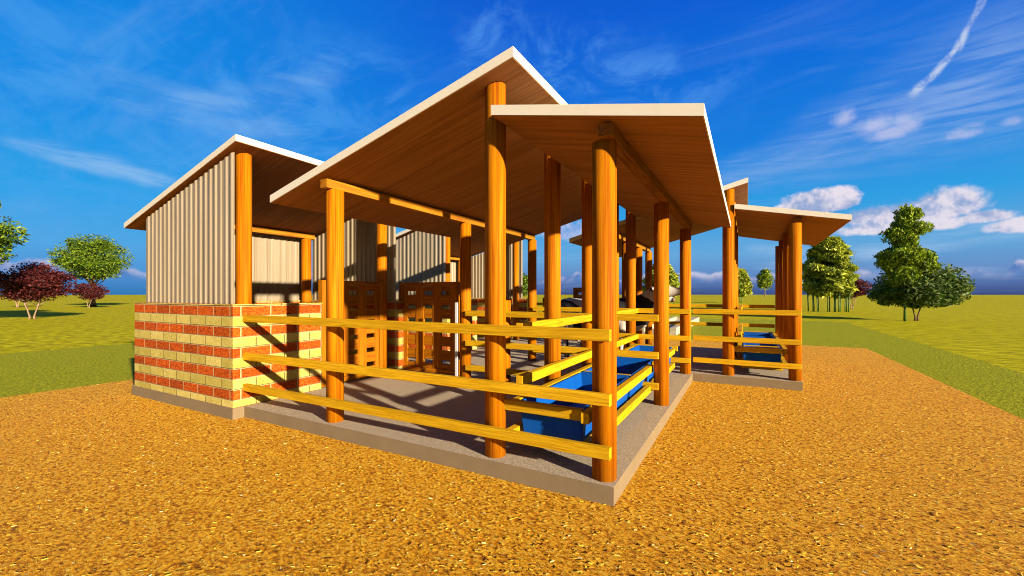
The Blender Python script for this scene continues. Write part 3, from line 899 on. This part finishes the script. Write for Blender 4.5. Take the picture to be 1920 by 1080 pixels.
def line_mask(p0, p1, w0, w1, soft=1.0, nscale=18, namp=.03, power=None):
    """feathered streak from pixel p0 to p1 in azimuth/elevation"""
    a0, e0 = ae(*p0); a1, e1 = ae(*p1)
    dx, dy = a1-a0, e1-e0; L = math.hypot(dx, dy)
    nx = k.m('MULTIPLY', WARP, namp)
    u = k.m('DIVIDE', k.m('ADD', k.m('MULTIPLY', k.m('SUBTRACT', az, a0), dx/L), k.m('MULTIPLY', k.m('SUBTRACT', el, e0), dy/L)), L)
    v = k.m('ADD', k.m('ADD', k.m('MULTIPLY', k.m('SUBTRACT', az, a0), -dy/L), k.m('MULTIPLY', k.m('SUBTRACT', el, e0), dx/L)), nx)
    w = k.m('MULTIPLY_ADD', u, w1-w0, w0)
    g = k.sstep(k.m('DIVIDE', k.m('ABSOLUTE', v), w), 1.0, .1)
    return k.m('MULTIPLY', g, k.m('MULTIPLY', k.sstep(u, -.05, .08), k.sstep(u, 1.1, .85)))
def streak_tex(ang, sx, sy, lo, hi, det=6):
    return k.sstep(SR if ang < -.2 else SL, lo, hi)
white = s2l((196,208,236))
# wide cirrus fan on the right
fan = line_mask((1330,345), (2000,90), .035, .17, nscale=6, namp=.05)
fan = k.m('MULTIPLY', fan, k.m('MULTIPLY_ADD', streak_tex(-.42, 5, 46, .36, .66), .75, .25))
col = k.mix(k.m('MULTIPLY', fan, .42), col, s2l((150,182,232)))
fan2 = line_mask((1640,250), (2100,60), .05, .12, nscale=6, namp=.05)
fan2 = k.m('MULTIPLY', fan2, streak_tex(-.42, 6, 50, .40, .68))
col = k.mix(k.m('MULTIPLY', fan2, .28), col, s2l((160,190,236)))
# centre haze above the roof
c3 = line_mask((860,70), (1400,150), .12, .10, nscale=5, namp=.12)
c3n = k.sstep(k.noise(k.mapping(ea, (1, 1.7, 1), (0,0,.5)), 6, 5, .65, .9), .40, .68)
c3 = k.m('MULTIPLY', c3, c3n)
col = k.mix(k.m('MULTIPLY', c3, .55), col, s2l((96,164,242)))
c4 = k.m('MULTIPLY', line_mask((-60,180), (800,200), .30, .16, namp=.15), c3n)
col = k.mix(k.m('MULTIPLY', c4, .40), col, s2l((96,172,244)))
# left streaks
for p0, p1, w, a in (((0,262), (330,345), .016, .38), ((330,200), (640,130), .03, .25), ((200,160), (560,260), .05, .22), ((60,270), (460,380), .022, .35)):
    s = k.m('MULTIPLY', line_mask(p0, p1, w, w*1.3, nscale=8, namp=.03), k.m('MULTIPLY_ADD', streak_tex(.15, 8, 40, .38, .66), .7, .3))
    col = k.mix(k.m('MULTIPLY', s, a), col, s2l((160,200,240)))
# low bands right
for p0, p1, w, a in (((1420,500), (1990,435), .012, .5), ((1600,470), (2000,400), .012, .45), ((1400,470), (1700,480), .02, .35), ((1480,520), (1900,500), .02, .3)):
    s = k.m('MULTIPLY', line_mask(p0, p1, w, w, nscale=6, namp=.02), k.m('MULTIPLY_ADD', streak_tex(-.08, 6, 60, .38, .66), .8, .2))
    col = k.mix(k.m('MULTIPLY', s, a), col, s2l((176,204,238)))
# contrail
cnz = k.noise(ea, 55, 3, .65)
ct = k.m('MAXIMUM', line_mask((1862,-40), (1794,92), .0075, .006, namp=.034), line_mask((1798,74), (1712,180), .006, .012, namp=.034))
ct = k.m('MULTIPLY', ct, k.m('MULTIPLY_ADD', k.sstep(cnz, .36, .60), .7, .22))
col = k.mix(k.m('MULTIPLY', ct, 1.0), col, s2l((190,206,236)))
# small pinkish puffs and the cumulus bank
cn = k.noise(ea, 16, 6, .62, .3); cn2 = k.noise(ea, 70, 2, .6)
def puff(lst, soft, amp, colour, shade, strength=1.0):
    global col
    tot = None; vtot = None
    for (px, py, rx, ry) in lst:
        a, e = ae(px, py); ra = rx/800*math.cos(a)**2; re = ry/math.hypot(800, px-960)*.95
        u = k.m('DIVIDE', k.m('SUBTRACT', az, a), ra); v = k.m('DIVIDE', k.m('SUBTRACT', el, e), re)
        vv = k.m('MULTIPLY', v, k.m('ADD', 1.0, k.m('MULTIPLY', k.m('LESS_THAN', v, 0.0), .5)))
        d = k.m('SUBTRACT', 1.0, k.m('SQRT', k.m('ADD', k.m('MULTIPLY', u, u), k.m('MULTIPLY', vv, vv))))
        tot = d if tot is None else k.m('MAXIMUM', tot, d)
        vtot = v if vtot is None else k.m('ADD', vtot, k.m('MULTIPLY', v, k.sstep(d, -.2, .3)))
    f = k.m('ADD', tot, k.m('MULTIPLY', k.m('SUBTRACT', cn, .5), amp))
    f = k.m('ADD', f, k.m('MULTIPLY', k.m('SUBTRACT', cn2, .5), amp*.35))
    mk = k.m('MULTIPLY', k.sstep(f, 0, soft), strength)
    lit = k.sstep(k.m('ADD', k.m('MULTIPLY', k.m('SUBTRACT', cn, .5), 4.5), k.m('MULTIPLY_ADD', k.m('SUBTRACT', cn2, .5), 1.5, .62)), -.1, 1.0)
    col = k.mix(mk, col, k.mix(lit, shade, colour))
WH = s2l((232,224,236)); SH = s2l((150,170,212))
puff([(1530,384,80,34), (1570,378,52,32), (1485,394,44,18)], .30, .8, WH, SH)
puff([(1775,388,90,44), (1715,400,100,32), (1640,408,90,28), (1690,424,150,24), (1845,408,70,18), (1915,424,80,22)], .40, .9, WH, SH, .95)
puff([(1581,222,34,28), (1640,236,52,30), (1702,234,44,36), (1672,250,64,22)], .9, .8, s2l((204,206,236)), s2l((150,180,228)), .62)
puff([(1802,252,60,18), (1815,238,40,10), (1898,228,30,14)], .8, .7, s2l((190,198,234)), s2l((130,170,226)), .6)
puff([(1075,436,80,30)], .6, .9, s2l((190,200,232)), s2l((130,165,225)), .8)
# cumulus line low over the horizon
lowe = k.noise(k.mapping(ea, (1, .35, 1)), 9, 3, .62, .2)
top = k.m('MULTIPLY_ADD', lowe, .115, -.012)
bandm = k.m('MULTIPLY', k.sstep(k.m('SUBTRACT', top, el), -.002, .006), k.sstep(el, .018, .046))
rim = k.sstep(k.m('SUBTRACT', top, el), .028, .0)
cb = k.mix(k.m('MULTIPLY', rim, k.sstep(cn, .34, .58)), s2l((78,120,188)), s2l((222,216,232)))
col = k.mix(k.m('MULTIPLY', bandm, .8), col, cb)
W.cycles.sampling_method = 'MANUAL'; W.cycles.sample_map_resolution = 256
# clouds fill the sky ahead; unseen rest clear gradient, dimmed to weaken fill
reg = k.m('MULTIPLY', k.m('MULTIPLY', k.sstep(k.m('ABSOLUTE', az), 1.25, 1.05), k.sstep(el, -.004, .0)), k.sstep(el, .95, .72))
bg.inputs['Strength'].default_value = 1.0
k.l.new(col, bg.inputs['Color'])
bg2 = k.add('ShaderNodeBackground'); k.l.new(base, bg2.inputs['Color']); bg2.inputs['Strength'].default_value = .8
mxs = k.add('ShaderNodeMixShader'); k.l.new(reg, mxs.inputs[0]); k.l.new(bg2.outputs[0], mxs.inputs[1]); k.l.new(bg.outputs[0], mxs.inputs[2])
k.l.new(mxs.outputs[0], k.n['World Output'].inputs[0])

S.view_settings.view_transform = 'Standard'; S.view_settings.look = 'None'
S.view_settings.exposure = 0; S.view_settings.gamma = 1
S.render.engine = 'CYCLES'
S.cycles.filter_width = 1.05; S.cycles.max_bounces = 5; S.cycles.diffuse_bounces = 2; S.cycles.use_adaptive_sampling = True; S.cycles.adaptive_threshold = .025; S.cycles.adaptive_min_samples = 16; S.cycles.use_denoising = True; S.cycles.transparent_max_bounces = 8
